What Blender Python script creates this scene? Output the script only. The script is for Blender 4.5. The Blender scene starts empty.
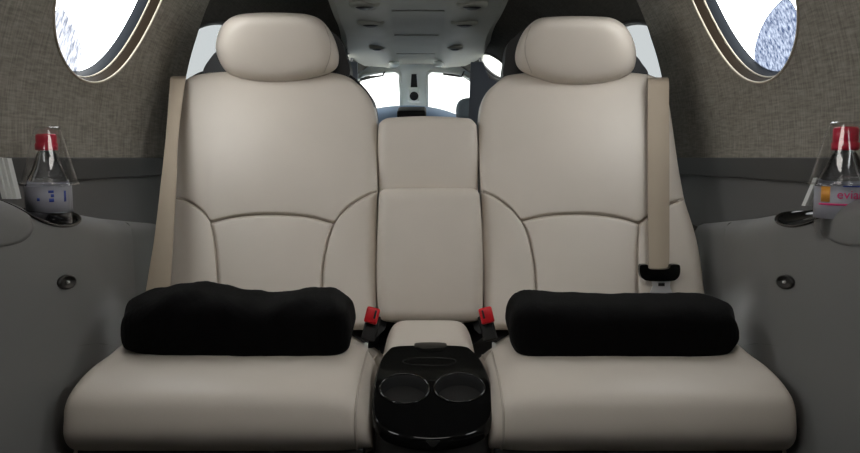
import bpy, bmesh, math, random
from mathutils import Vector, Matrix
random.seed(7)
PI = math.pi
scn = bpy.context.scene
COL = scn.collection
E0 = 0.68                      # eye height above the cabin floor
F = 720.0                      # focal length in pixels of the 860x453 frame
PIT = math.atan((226.5 - 158) / F)
XC = -0.007                    # fuselage centre line
RC = 0.706                     # cabin liner radius

# ------------------------------------------------------------------ helpers
def U(px, py, Y):
    """traced point -> world point at distance Y"""
    a = (px - 430) / F; b = (226.5 - py) / F
    dy = b * math.sin(PIT) + math.cos(PIT); dz = b * math.cos(PIT) - math.sin(PIT)
    k = Y / dy
    return Vector((a * k, Y, dz * k + E0))

def Ucyl(px, py, R, cx=XC):
    a = (px - 430) / F; b = (226.5 - py) / F
    dy = b * math.sin(PIT) + math.cos(PIT); dz = b * math.cos(PIT) - math.sin(PIT)
    A = a * a + dz * dz; B = -2 * a * cx; Cc = cx * cx - R * R
    k = (-B + math.sqrt(B * B - 4 * A * Cc)) / (2 * A)
    return Vector((a * k, dy * k, dz * k + E0))

def mesh(name, verts, faces, mat, parent=None, smooth=True, sharp=None):
    me = bpy.data.meshes.new(name)
    me.from_pydata([tuple(v) for v in verts], [], faces)
    bm = bmesh.new(); bm.from_mesh(me)
    bmesh.ops.remove_doubles(bm, verts=bm.verts, dist=1e-6)
    bmesh.ops.recalc_face_normals(bm, faces=bm.faces)
    bm.to_mesh(me); bm.free()
    for p in me.polygons: p.use_smooth = smooth
    if sharp: me.set_sharp_from_angle(angle=math.radians(sharp))
    me.materials.append(mat)
    o = bpy.data.objects.new(name, me); COL.objects.link(o)
    if parent:
        o.parent = parent
        o.matrix_parent_inverse = Matrix.Translation(-parent_loc(parent))
    return o

def parent_loc(p):
    v = Vector(p.location)
    while p.parent: break
    return ROOTLOC.get(p.name, v)
ROOTLOC = {}

def empty(name, loc, label=None, cat=None, group=None, kind=None):
    o = bpy.data.objects.new(name, None); COL.objects.link(o)
    o.location = loc; o.empty_display_size = .05
    ROOTLOC[o.name] = Vector(loc)
    tag(o, label, cat, group, kind); return o

def tag(o, label=None, cat=None, group=None, kind=None):
    if label: o['label'] = label
    if cat: o['category'] = cat
    if group: o['group'] = group
    if kind: o['kind'] = kind
    return o

def sub(name, verts, faces, mat, part, **k):
    """sub-part: child of a mesh part"""
    o = mesh(name, verts, faces, mat, None, **k)
    o.parent = part
    r = part.parent
    # part's own world matrix is the identity, so the child needs no offset
    return o

def struct(o):
    o['kind'] = 'structure'; return o

def catmull(pts, n=12, closed=False):
    out = []; N = len(pts)
    segs = N if closed else N - 1
    for i in range(segs):
        if closed:
            p0, p1, p2, p3 = pts[(i - 1) % N], pts[i], pts[(i + 1) % N], pts[(i + 2) % N]
        else:
            p1, p2 = pts[i], pts[i + 1]
            p0 = pts[i - 1] if i > 0 else tuple(2 * a - b for a, b in zip(p1, p2))
            p3 = pts[i + 2] if i + 2 < N else tuple(2 * b - a for a, b in zip(p1, p2))
        for k in range(n):
            t = k / n
            out.append(tuple(0.5 * (2 * b + (c - a) * t + (2 * a - 5 * b + 4 * c - d) * t * t + (3 * b - a - 3 * c + d) * t ** 3)
                             for a, b, c, d in zip(p0, p1, p2, p3)))
    if not closed: out.append(tuple(pts[-1]))
    return out

def curve(*segs):
    """several catmull segments joined at cusps"""
    out = []
    for s in segs:
        c = catmull(s, 10)
        out += c if not out else c[1:]
    return out

class Poly:
    def __init__(s, pts):
        s.p = [tuple(q) for q in pts]; s.l = [0]
        for a, b in zip(s.p, s.p[1:]):
            s.l.append(s.l[-1] + math.dist(a, b))
    def at(s, t):
        d = min(max(t, 0), 1) * s.l[-1]
        lo, hi = 0, len(s.l) - 1
        while hi - lo > 1:
            m = (lo + hi) // 2
            if s.l[m] <= d: lo = m
            else: hi = m
        w = s.l[hi] - s.l[lo]; k = 0 if w == 0 else (d - s.l[lo]) / w
        return tuple(a + (b - a) * k for a, b in zip(s.p[lo], s.p[hi]))

def q(x):
    x = min(max(x, 0), 1); return math.sqrt(1 - (1 - x) ** 2)

def coons(top, bottom, left, right, depth, H=.022, w=(11, 11), crown=.012, skirt=.07, nu=44, nv=44, wrinkle=0):
    """stuffed panel spanning four traced curves; depth(px,py) gives the base distance; puffs toward the viewer"""
    T, B, L, R = Poly(top), Poly(bottom), Poly(left), Poly(right)
    c00, c10, c01, c11 = T.at(0), T.at(1), B.at(0), B.at(1)
    wl, wr, wt, wb = w if len(w) == 4 else (w[0], w[0], w[1], w[1])
    V, Fc = [], []
    for j in range(nv + 1):
        v = .5 - .5 * math.cos(PI * j / nv)
        l, r = L.at(v), R.at(v); W = math.dist(l, r)
        for i in range(nu + 1):
            u = .5 - .5 * math.cos(PI * i / nu)
            t, b = T.at(u), B.at(u); Hh = math.dist(t, b)
            p = [(1 - v) * t[k] + v * b[k] + (1 - u) * l[k] + u * r[k]
                 - ((1 - u) * (1 - v) * c00[k] + u * (1 - v) * c10[k] + (1 - u) * v * c01[k] + u * v * c11[k]) for k in (0, 1)]
            h = H * q(u * W / wl) * q((1 - u) * W / wr) * q(v * Hh / wt) * q((1 - v) * Hh / wb) + crown * (1 - (2 * u - 1) ** 2) * (1 - (2 * v - 1) ** 2)
            if wrinkle: h += wrinkle * math.sin(p[0] * .12 + 1.7 * math.sin(p[1] * .05)) * math.sin(p[1] * .09 + .4) * q(min(u, 1 - u) * W / 30)
            V.append(U(p[0], p[1], depth(p[0], p[1]) - h))
    n1 = nu + 1
    for j in range(nv):
        for i in range(nu):
            Fc.append((j * n1 + i, j * n1 + i + 1, (j + 1) * n1 + i + 1, (j + 1) * n1 + i))
    border = [i for i in range(n1)] + [j * n1 + nu for j in range(1, nv + 1)] + [nv * n1 + i for i in range(nu - 1, -1, -1)] + [j * n1 for j in range(nv - 1, 0, -1)]
    base = len(V)
    for k in border: V.append(V[k] + Vector((0, skirt, 0)))
    m = len(border)
    for k in range(m):
        Fc.append((border[k], border[(k + 1) % m], base + (k + 1) % m, base + k))
    cidx = len(V); s = Vector((0, 0, 0))
    for k in range(m): s += V[base + k]
    V.append(s / m)
    for k in range(m): Fc.append((base + k, base + (k + 1) % m, cidx))
    return V, Fc

def puff_outline(pts, Yc, Hf, Hb, p=4, qq=2, rings=18, tilt=0.0):
    """closed convex traced outline inflated to both sides"""
    o = catmull(pts, 8, True); n = len(o)
    cx = sum(a[0] for a in o) / n; cy = sum(a[1] for a in o) / n
    V, Fc = [], []
    def ring(s, h):
        return [U(cx + (a - cx) * s, cy + (b - cy) * s, Yc + tilt * (b - cy) * s - h) for a, b in o]
    levels = []
    for k in range(1, rings + 1):
        s = math.sin(PI / 2 * k / rings); levels.append((s, (1 - s ** p) ** (1 / qq)))
    idx = []
    V.append(U(cx, cy, Yc - Hf))
    for s, g in levels: idx.append(len(V)); V += ring(s, Hf * g)
    for s, g in reversed(levels[:-1]): idx.append(len(V)); V += ring(s, -Hb * g)
    V.append(U(cx, cy, Yc + Hb)); last = len(V) - 1
    for i in range(n):
        Fc.append((0, idx[0] + i, idx[0] + (i + 1) % n)); Fc.append((last, idx[-1] + (i + 1) % n, idx[-1] + i))
    for a, b in zip(idx, idx[1:]):
        for i in range(n): Fc.append((a + i, b + i, b + (i + 1) % n, a + (i + 1) % n))
    return V, Fc

def prism(pts, y0, y1, bev=.0):
    """traced closed outline extruded away from the viewer"""
    n = len(pts); V = [U(a, b, y0(a, b)) for a, b in pts]
    V += [v + Vector((0, y1, 0)) for v in V]
    Fc = [tuple(range(n)), tuple(range(2 * n - 1, n - 1, -1))]
    for i in range(n): Fc.append((i, (i + 1) % n, n + (i + 1) % n, n + i))
    return V, Fc

def tube(path, r, n=8, closed=False):
    path = [Vector(p) for p in path]; m = len(path); V, Fc = [], []
    prev = None
    for i in range(m):
        a = path[(i - 1) % m] if (closed or i > 0) else path[i]
        b = path[(i + 1) % m] if (closed or i < m - 1) else path[i]
        t = (b - a).normalized()
        up = prev if prev is not None else (Vector((0, 0, 1)) if abs(t.z) < .9 else Vector((1, 0, 0)))
        s = t.cross(up).normalized(); up = s.cross(t).normalized(); prev = up
        for k in range(n):
            an = 2 * PI * k / n
            V.append(path[i] + s * (r * math.cos(an)) + up * (r * math.sin(an)))
    for i in range(m if closed else m - 1):
        j = (i + 1) % m
        for k in range(n): Fc.append((i * n + k, i * n + (k + 1) % n, j * n + (k + 1) % n, j * n + k))
    if not closed:
        Fc.append(tuple(range(n))); Fc.append(tuple(range((m - 1) * n, m * n)))
    return V, Fc

def lathe(prof, c, axis='z', n=48, sx=1, sy=1):
    V, Fc = [], []
    for r, h in prof:
        for k in range(n):
            a = 2 * PI * k / n
            if axis == 'z': V.append(Vector((c[0] + r * sx * math.cos(a), c[1] + r * sy * math.sin(a), c[2] + h)))
            elif axis == 'y': V.append(Vector((c[0] + r * sx * math.cos(a), c[1] + h, c[2] + r * sy * math.sin(a))))
            else: V.append(Vector((c[0] + h, c[1] + r * sx * math.cos(a), c[2] + r * sy * math.sin(a))))
    for i in range(len(prof) - 1):
        for k in range(n): Fc.append((i * n + k, i * n + (k + 1) % n, (i + 1) * n + (k + 1) % n, (i + 1) * n + k))
    if prof[0][0] > 1e-5: Fc.append(tuple(range(n)))
    if prof[-1][0] > 1e-5: Fc.append(tuple(range((len(prof) - 1) * n, len(prof) * n)))
    return V, Fc

def rbox(c, size, r=.004, rot=None, seg=3):
    bm = bmesh.new(); bmesh.ops.create_cube(bm, size=1)
    bmesh.ops.scale(bm, vec=size, verts=bm.verts)
    if r > 0: bmesh.ops.bevel(bm, geom=bm.edges[:], offset=r, segments=seg, affect='EDGES', profile=.6)
    if rot is not None: bmesh.ops.rotate(bm, cent=(0, 0, 0), matrix=rot, verts=bm.verts)
    V = [v.co + Vector(c) for v in bm.verts]; Fc = [tuple(v.index for v in f.verts) for f in bm.faces]
    bm.free(); return V, Fc

def join(*parts):
    V, Fc = [], []
    for v, f in parts:
        b = len(V); V += list(v); Fc += [tuple(i + b for i in x) for x in f]
    return V, Fc

def loft(sections, caps=True):
    n = len(sections[0]); V, Fc = [], []
    for s in sections: V += [Vector(p) for p in s]
    for i in range(len(sections) - 1):
        for k in range(n): Fc.append((i * n + k, i * n + (k + 1) % n, (i + 1) * n + (k + 1) % n, (i + 1) * n + k))
    if caps:
        Fc.append(tuple(range(n))); Fc.append(tuple(range((len(sections) - 1) * n, len(sections) * n)))
    return V, Fc

# ------------------------------------------------------------------ materials
def mat(name, rgb, rough=.5, metal=0, spec=.5, bump=None, vary=None, sheen=0, coat=0, trans=0, ior=1.45):
    m = bpy.data.materials.new(name); m.use_nodes = True
    nt = m.node_tree; b = nt.nodes['Principled BSDF']
    b.inputs['Base Color'].default_value = (*rgb, 1); b.inputs['Roughness'].default_value = rough
    b.inputs['Metallic'].default_value = metal; b.inputs['Specular IOR Level'].default_value = spec
    b.inputs['Sheen Weight'].default_value = sheen; b.inputs['Coat Weight'].default_value = coat
    b.inputs['Transmission Weight'].default_value = trans; b.inputs['IOR'].default_value = ior
    tc = nt.nodes.new('ShaderNodeTexCoord')
    if vary:
        sc, amt = vary
        n = nt.nodes.new('ShaderNodeTexNoise'); n.inputs['Scale'].default_value = sc; n.inputs['Detail'].default_value = 5
        nt.links.new(tc.outputs['Object'], n.inputs['Vector'])
        r = nt.nodes.new('ShaderNodeValToRGB')
        r.color_ramp.elements[0].position = .3; r.color_ramp.elements[1].position = .7
        r.color_ramp.elements[0].color = (*[c * (1 - amt) for c in rgb], 1); r.color_ramp.elements[1].color = (*[min(1, c * (1 + amt)) for c in rgb], 1)
        nt.links.new(n.outputs['Fac'], r.inputs['Fac']); nt.links.new(r.outputs['Color'], b.inputs['Base Color'])
    if bump:
        sc, st, dist = bump
        n = nt.nodes.new('ShaderNodeTexNoise'); n.inputs['Scale'].default_value = sc; n.inputs['Detail'].default_value = 4
        nt.links.new(tc.outputs['Object'], n.inputs['Vector'])
        bp = nt.nodes.new('ShaderNodeBump'); bp.inputs['Strength'].default_value = st; bp.inputs['Distance'].default_value = dist
        nt.links.new(n.outputs['Fac'], bp.inputs['Height']); nt.links.new(bp.outputs['Normal'], b.inputs['Normal'])
    return m

def weave(name, rgb, amt=.35):
    m = mat(name, rgb, .95, spec=.15); nt = m.node_tree; b = nt.nodes['Principled BSDF']
    tc = nt.nodes.new('ShaderNodeTexCoord')
    fs = []
    for scl in ((26, 230, 26), (230, 26, 230)):
        mp = nt.nodes.new('ShaderNodeMapping'); mp.inputs['Scale'].default_value = scl
        n = nt.nodes.new('ShaderNodeTexNoise'); n.inputs['Scale'].default_value = 1.0; n.inputs['Detail'].default_value = 3
        nt.links.new(tc.outputs['Object'], mp.inputs['Vector']); nt.links.new(mp.outputs['Vector'], n.inputs['Vector'])
        fs.append(n.outputs['Fac'])
    ad = nt.nodes.new('ShaderNodeMath'); ad.operation = 'ADD'
    nt.links.new(fs[0], ad.inputs[0]); nt.links.new(fs[1], ad.inputs[1])
    r = nt.nodes.new('ShaderNodeValToRGB')
    mr = nt.nodes.new('ShaderNodeMath'); mr.operation = 'MULTIPLY'; mr.inputs[1].default_value = .5
    nt.links.new(ad.outputs[0], mr.inputs[0]); nt.links.new(mr.outputs[0], r.inputs['Fac'])
    r.color_ramp.elements[0].position = .36; r.color_ramp.elements[1].position = .64
    r.color_ramp.elements[0].color = (*[c * (1 - amt) for c in rgb], 1); r.color_ramp.elements[1].color = (*[c * (1 + amt) for c in rgb], 1)
    nt.links.new(r.outputs['Color'], b.inputs['Base Color'])
    bp = nt.nodes.new('ShaderNodeBump'); bp.inputs['Strength'].default_value = .5; bp.inputs['Distance'].default_value = .001
    nt.links.new(mr.outputs[0], bp.inputs['Height']); nt.links.new(bp.outputs['Normal'], b.inputs['Normal'])
    return m

def clear(name, tint=(1, 1, 1), refl=.5, rough=.02, base=.0):
    """thin clear sheet: see-through with surface reflections"""
    m = bpy.data.materials.new(name); m.use_nodes = True; nt = m.node_tree; nt.nodes.clear()
    out = nt.nodes.new('ShaderNodeOutputMaterial'); mix = nt.nodes.new('ShaderNodeMixShader')
    t = nt.nodes.new('ShaderNodeBsdfTransparent'); t.inputs['Color'].default_value = (*tint, 1)
    g = nt.nodes.new('ShaderNodeBsdfGlossy'); g.inputs['Roughness'].default_value = rough
    lw = nt.nodes.new('ShaderNodeLayerWeight'); lw.inputs['Blend'].default_value = .5
    pw = nt.nodes.new('ShaderNodeMath'); pw.operation = 'POWER'; pw.inputs[1].default_value = 4
    ma = nt.nodes.new('ShaderNodeMath'); ma.operation = 'MULTIPLY_ADD'; ma.inputs[1].default_value = refl; ma.inputs[2].default_value = base
    nt.links.new(lw.outputs['Facing'], pw.inputs[0]); nt.links.new(pw.outputs[0], ma.inputs[0]); nt.links.new(ma.outputs[0], mix.inputs['Fac'])
    nt.links.new(t.outputs[0], mix.inputs[1]); nt.links.new(g.outputs[0], mix.inputs[2]); nt.links.new(mix.outputs[0], out.inputs['Surface'])
    return m

M = {}
M['leather'] = mat('cream leather', (.585, .522, .452), .42, spec=.35, bump=(420, .12, .0008), vary=(9, .02))
M['leather_edge'] = mat('cream leather piping', (.44, .385, .325), .5)
M['shell'] = mat('black seat shell', (.006, .006, .0065), .5)
M['base'] = mat('black seat base', (.010, .010, .010), .6)
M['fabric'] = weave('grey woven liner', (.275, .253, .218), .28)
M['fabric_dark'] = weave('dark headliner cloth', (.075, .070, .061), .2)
M['dark_trim'] = mat('dark grey trim strip', (.055, .055, .055), .6, bump=(300, .1, .001))
M['side'] = mat('grey sidewall vinyl', (.140, .138, .136), .55, spec=.3, bump=(500, .15, .0006))
M['console'] = mat('grey moulded console', (.192, .189, .185), .5, spec=.35, bump=(600, .15, .0005))
M['gloss'] = mat('gloss black plastic', (.004, .004, .004), .07, spec=.32)
M['rim'] = mat('gloss black rim', (.006, .006, .006), .03, spec=.9)
M['satin'] = mat('satin black plastic', (.02, .019, .018), .4)
M['velvet'] = mat('black plush', (.0028, .0026, .0026), .95, spec=.04, bump=(350, .5, .002), sheen=.03)
M['belt'] = mat('tan webbing', (.36, .295, .225), .7, spec=.2, bump=(900, .3, .0006))
M['red'] = mat('red plastic', (.62, .012, .02), .3)
M['chrome'] = mat('polished steel', (.85, .85, .86), .3, metal=.4)
M['carpet'] = mat('dark carpet', (.02, .018, .017), .95, bump=(300, .6, .003))
M['bead'] = mat('pale window bead', (.42, .37, .29), .4, spec=.3)
M['reveal'] = mat('brown window reveal', (.022, .015, .009), .65, spec=.1)
M['gasket'] = mat('dark window gasket', (.018, .021, .026), .6, spec=.15)
M['glass'] = clear('window pane', (.97, .98, 1), .08)
M['windshield'] = clear('windshield pane', (.42, .43, .42), .04)
M['tint'] = clear('tinted pane', (.090, .094, .096), .02)
M['overhead'] = mat('pale overhead panel', (.34, .335, .28), .6, vary=(6, .06))
M['cockpit'] = mat('cockpit trim grey', (.74, .77, .72), .6)
M['blue'] = mat('blue grey glareshield', (.20, .30, .45), .7)
M['bluefab'] = mat('blue grey crew seat cloth', (.45, .55, .62), .8)
M['cap'] = mat('red bottle cap', (.60, .015, .05), .35)
M['water'] = mat('water in clear bottle', (.93, .95, .97), .03, trans=1, ior=1.33)
M['cup'] = clear('clear plastic cup', (.95, .95, .95), .6, .06, .10)
M['label'] = mat('pale bottle label', (.32, .32, .36), .4)
M['pink'] = mat('pink label print', (.62, .03, .16), .4)
M['blueprint'] = mat('blue label print', (.03, .06, .30), .4)
M['orange'] = mat('orange label print', (.75, .33, .05), .4)
M['paper'] = mat('white paper', (.62, .62, .60), .7)
M['divider'] = mat('dark blue grey divider', (.17, .19, .23), .7)
M['ceiling'] = weave('dark headliner', (.040, .037, .033), .2)

def frost(name, dark, light, scale, stretch=(1, 1, 1)):
    m = bpy.data.materials.new(name); m.use_nodes = True; nt = m.node_tree; nt.nodes.clear()
    out = nt.nodes.new('ShaderNodeOutputMaterial')
    tc = nt.nodes.new('ShaderNodeTexCoord'); mp = nt.nodes.new('ShaderNodeMapping'); mp.inputs['Scale'].default_value = stretch
    mp.inputs['Rotation'].default_value = (.5, 0, 0)
    n = nt.nodes.new('ShaderNodeTexNoise'); n.inputs['Scale'].default_value = scale; n.inputs['Detail'].default_value = 6; n.inputs['Roughness'].default_value = .65
    r = nt.nodes.new('ShaderNodeValToRGB'); r.color_ramp.elements[0].position = .38; r.color_ramp.elements[1].position = .66
    r.color_ramp.elements[0].color = (*dark, 1); r.color_ramp.elements[1].color = (*light, 1)
    t = nt.nodes.new('ShaderNodeBsdfTransparent'); tr = nt.nodes.new('ShaderNodeBsdfTranslucent'); mix = nt.nodes.new('ShaderNodeMixShader'); mix.inputs[0].default_value = .5
    nt.links.new(tc.outputs['Object'], mp.inputs['Vector']); nt.links.new(mp.outputs['Vector'], n.inputs['Vector']); nt.links.new(n.outputs['Fac'], r.inputs['Fac'])
    for s in (t, tr): nt.links.new(r.outputs['Color'], s.inputs['Color'])
    nt.links.new(t.outputs[0], mix.inputs[1]); nt.links.new(tr.outputs[0], mix.inputs[2]); nt.links.new(mix.outputs[0], out.inputs['Surface'])
    return m
M['frost_blue'] = frost('blue grey frost', (.015, .021, .040), (.14, .155, .19), 120, (1, 1.2, .8))
M['frost_pale'] = frost('pale frost', (.05, .055, .07), (.30, .30, .32), 70, (1, 2.2, .5))

# ------------------------------------------------------------------ liner with oval windows
def polar(S, y0, y1, t0, t1, hole, yend=None, n=144, rings=14):
    cy, ct, a, b = hole
    angs = [2 * PI * k / n for k in range(n)]
    for yy in (y0, y1):
        for tt in (t0, t1): angs.append(math.atan2(tt - ct, yy - cy) % (2 * PI))
    angs = sorted(set(round(x, 6) for x in angs)); m = len(angs)
    V, Fc = [], []
    for k in range(rings + 1):
        f = (k / rings) ** 1.4
        for an in angs:
            c, s = math.cos(an), math.sin(an)
            kk = 1e9
            if c > 1e-9: kk = min(kk, (y1 - cy) / c)
            if c < -1e-9: kk = min(kk, (y0 - cy) / c)
            if s > 1e-9: kk = min(kk, (t1 - ct) / s)
            if s < -1e-9: kk = min(kk, (t0 - ct) / s)
            re = 1 / math.sqrt((c / a) ** 2 + (s / b) ** 2)
            ey, et = cy + re * c, ct + re * s
            oy, ot = cy + kk * c, ct + kk * s
            if yend and oy > cy: oy = cy + (oy - cy) * (yend(ot) - cy) / (y1 - cy)
            V.append(S(ey + (oy - ey) * f, et + (ot - et) * f))
    for k in range(rings):
        for i in range(m):
            j = (i + 1) % m
            Fc.append((k * m + i, k * m + j, (k + 1) * m + j, (k + 1) * m + i))
    return V, Fc

def grid(S, us, vs):
    V = [S(u, v) for v in vs for u in us]; n = len(us); Fc = []
    for j in range(len(vs) - 1):
        for i in range(n - 1): Fc.append((j * n + i, j * n + i + 1, (j + 1) * n + i + 1, (j + 1) * n + i))
    return V, Fc
def lin(a, b, n): return [a + (b - a) * i / n for i in range(n + 1)]

def cab(sign, R=RC):
    def S(y, t, dr=0.0):
        an = t / R; r = R + dr
        return Vector((XC + sign * r * math.cos(an), y, E0 + r * math.sin(an)))
    return S
def yend(t, sgn=-1):
    return yend0(t) + (-.012 if sgn < 0 else .045 * min(1, max(0, (1.1 - t) / .5)))
def yend0(t):
    pts = [(-.1, 2.045), (.23, 2.04), (.34, 2.005), (.45, 1.95), (.60, 1.88), (.8, 1.84), (1.2, 1.82)]
    for (a, ya), (b, yb) in zip(pts, pts[1:]):
        if t <= b: return ya + (yb - ya) * (t - a) / (b - a)
    return pts[-1][1]

WIN = (1.487, .341, .205, .186)
WINA = (.45, .338, .208, .186)
for sign, side, wn in ((-1, 'left', 1), (1, 'right', 2)):
    S = cab(sign)
    a = polar(S, .95, 2.04, 0.0, .62, WIN, lambda t, s_=sign: yend(t, s_))
    aft = join(polar(S, -.10, .95, 0.0, .62, WINA), grid(S, lin(-.55, -.10, 4), lin(0, .62, 10)))
    struct(mesh('wall_' + side, *join(a, aft), M['fabric']))
    for WN, num in ((WIN, wn), (WINA, wn + 8)):
        w = empty('window_%d' % num, S(WN[0], WN[1]), kind='structure')
        def ring(scale, out, n=96, S=S, WN=WN):
            cy, ct, aa, bb = WN
            return [S(cy + aa * scale * math.cos(2 * PI * k / n), ct + bb * scale * math.sin(2 * PI * k / n), out) for k in range(n)]
        def band(levels):
            V, Fc = [], []; n = 96
            for sc, ou in levels: V += ring(sc, ou)
            for i in range(len(levels) - 1):
                for k in range(n): Fc.append((i * n + k, i * n + (k + 1) % n, (i + 1) * n + (k + 1) % n, (i + 1) * n + k))
            return V, Fc
        mesh('window_rim', *tube(ring(1.0, -.001), .0026, 8, True), M['bead'], w)
        mesh('window_reveal', *band([(1.0, 0), (.988, .006), (.972, .014), (.965, .020)]), M['reveal'], w)
        mesh('inner_ring', *tube(ring(.965, .0205), .0022, 8, True), M['bead'], w)
        mesh('gasket', *band([(.965, .021), (.95, .026), (.935, .034), (.925, .042)]), M['gasket'], w)
        V, Fc = [], []; n = 96; lv = [i / 8 for i in range(1, 9)]
        V.append(S(WN[0], WN[1], .042))
        for l in lv: V += ring(.925 * l, .042)
        for k in range(n): Fc.append((0, 1 + k, 1 + (k + 1) % n))
        for i in range(7):
            for k in range(n): Fc.append((1 + i * n + k, 1 + i * n + (k + 1) % n, 1 + (i + 1) * n + (k + 1) % n, 1 + (i + 1) * n + k))
        mesh('window_pane', V, Fc, M['glass'], w)

def frost_patch(pts, R, m, parent, flip):
    o = catmull(pts, 6, True)
    cx = sum(a[0] for a in o) / len(o); cy = sum(a[1] for a in o) / len(o)
    V = [Ucyl(cx, cy, R)]; Fc = []; n = len(o)
    for i in range(1, 7):
        for a, b in o: V.append(Ucyl(cx + (a - cx) * i / 6, cy + (b - cy) * i / 6, R))
    for k in range(n): Fc.append((0, 1 + k, 1 + (k + 1) % n))
    for i in range(5):
        for k in range(n): Fc.append((1 + i * n + k, 1 + i * n + (k + 1) % n, 1 + (i + 1) * n + (k + 1) % n, 1 + (i + 1) * n + k))
    return mesh('frost', V, Fc, m, parent)
frost_patch([(786, -2), (768, 15), (757, 38), (754, 59), (760, 69), (773, 75), (788, 76), (800, 58), (803, 38), (798, 14)], RC + .040, M['frost_blue'], bpy.data.objects['window_2'], 1)
frost_patch([(60, 6), (71, 22), (79, 38), (82, 54), (79, 70), (70, 72), (58, 60), (51, 42), (52, 22)], RC + .040, M['frost_pale'], bpy.data.objects['window_1'], -1)

# ceiling of the cabin (overhead, out of the frame)
def Sceil(y, an): return Vector((XC + RC * math.cos(an), y, E0 + RC * math.sin(an)))
struct(mesh('ceiling', *grid(Sceil, lin(-.55, 1.83, 14), lin(.62 / RC, PI - .62 / RC, 16)), M['ceiling']))
struct(mesh('wall_back', *grid(lambda x, z: Vector((x, -.55, z)), lin(-.72, .70, 4), lin(0, 1.4, 4)), M['fabric']))
# the liner's forward edge trim, following the edge all the way round the arch
path = [cab(-1)(yend(t), t, .006) for t in lin(-.02, RC * PI / 2, 40)] + [cab(1)(yend(t, 1), t, .006) for t in reversed(lin(-.02, RC * PI / 2, 40))][1:]
struct(mesh('trim_1', *tube(path, .004, 8), M['dark_trim']))

# lower sidewalls: a recessed dark strip, then the grey panel
for sign, side in ((-1, 'left'), (1, 'right')):
    X = XC + sign * RC
    def Sl(y, z): return Vector((X + sign * .004, y, E0 + z))
    struct(mesh('wall_%s_lower' % side, *grid(Sl, lin(-.55, 2.3, 6), lin(-.045, -.68, 6)), M['side']))
    V, Fc = rbox((X - sign * .001, 0.87, E0 - .022), (.016, 2.84, .046), .004)
    struct(mesh('trim_%d' % (2 if sign < 0 else 3), V, Fc, M['dark_trim'], sharp=40))

struct(mesh('floor', *grid(lambda x, y: Vector((x, y, 0)), lin(-.72, .70, 4), lin(-.55, 3.6, 8)), M['carpet']))

# ------------------------------------------------------------------ forward shell (cockpit)
def interp(pts, y):
    if y <= pts[0][0]: return pts[0][1]
    for (a, va), (b, vb) in zip(pts, pts[1:]):
        if y <= b:
            k = (y - a) / (b - a); k = k * k * (3 - 2 * k); return va + (vb - va) * k
    return pts[-1][1]
RF = [(1.75, .735), (2.2, .728), (2.65, .68), (3.1, .535), (3.6, .48)]
CF = [(1.75, -.007), (2.2, -.007), (2.6, -.03), (3.6, -.075)]
def fwd(sign):
    def S(y, t, dr=0.0):          # t is an angle here
        r = interp(RF, y) + dr
        return Vector((interp(CF, y) + sign * r * math.cos(t), y, E0 + r * math.sin(t)))
    return S
FW = (2.32, .395, .36, .20); FS = (3.20, .86, .12, .15)
for sign, side, wn in ((-1, 'left', 3), (1, 'right', 4)):
    S = fwd(sign)
    A = polar(S, 1.80, 2.78, -.1, 1.2, FW); B = polar(S, 2.78, 3.75, -.1, 1.2, FS)
    top = grid(S, lin(1.80, 3.75, 16), lin(1.2, PI / 2, 5)); low = grid(S, lin(1.80, 3.75, 16), lin(-1.1, -.1, 6))
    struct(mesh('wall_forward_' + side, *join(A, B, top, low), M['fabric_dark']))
    for h, num, mt in ((FW, wn, M['tint']), (FS, wn + 2, M['glass'])):
        w = empty('window_%d' % num, S(h[0], h[1]), kind='structure')
        n = 64
        rg = [S(h[0] + h[2] * math.cos(2 * PI * k / n), h[1] + h[3] * math.sin(2 * PI * k / n), .002) for k in range(n)]
        mesh('window_frame', *tube(rg, .008, 8, True), M['satin'], w)
        V = [S(h[0], h[1], .012)]; Fc = []
        for i in range(1, 7):
            V += [S(h[0] + h[2] * i / 6 * math.cos(2 * PI * k / n), h[1] + h[3] * i / 6 * math.sin(2 * PI * k / n), .012) for k in range(n)]
        for k in range(n): Fc.append((0, 1 + k, 1 + (k + 1) % n))
        for i in range(5):
            for k in range(n): Fc.append((1 + i * n + k, 1 + i * n + (k + 1) % n, 1 + (i + 1) * n + (k + 1) % n, 1 + (i + 1) * n + k))
        mesh('window_pane', V, Fc, mt, w)

def ring_patch(outer, hole, dep, rings=8):
    """sheet between a hole and an outer outline, both traced, same count"""
    n = len(outer); V, Fc = [], []
    for k in range(rings + 1):
        f = k / rings
        for (a, b), (c, d) in zip(hole, outer):
            x, y = a + (c - a) * f, b + (d - b) * f
            V.append(U(x, y, dep(x, y)))
    for k in range(rings):
        for i in range(n):
            j = (i + 1) % n
            Fc.append((k * n + i, k * n + j, (k + 1) * n + j, (k + 1) * n + i))
    return V, Fc
def radial(poly, c, n):
    """resample a star-shaped closed polygon at n even angles about c"""
    out = []
    for k in range(n):
        an = 2 * PI * k / n; dx, dy = math.cos(an), math.sin(an); best = None
        for (x1, y1), (x2, y2) in zip(poly, poly[1:] + poly[:1]):
            ex, ey = x2 - x1, y2 - y1; den = dx * ey - dy * ex
            if abs(den) < 1e-12: continue
            t = ((x1 - c[0]) * ey - (y1 - c[1]) * ex) / den; s = ((x1 - c[0]) * dy - (y1 - c[1]) * dx) / den
            if t > 0 and -1e-6 <= s <= 1 + 1e-6 and (best is None or t > best): best = t
        out.append((c[0] + dx * best, c[1] + dy * best))
    return out

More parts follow.
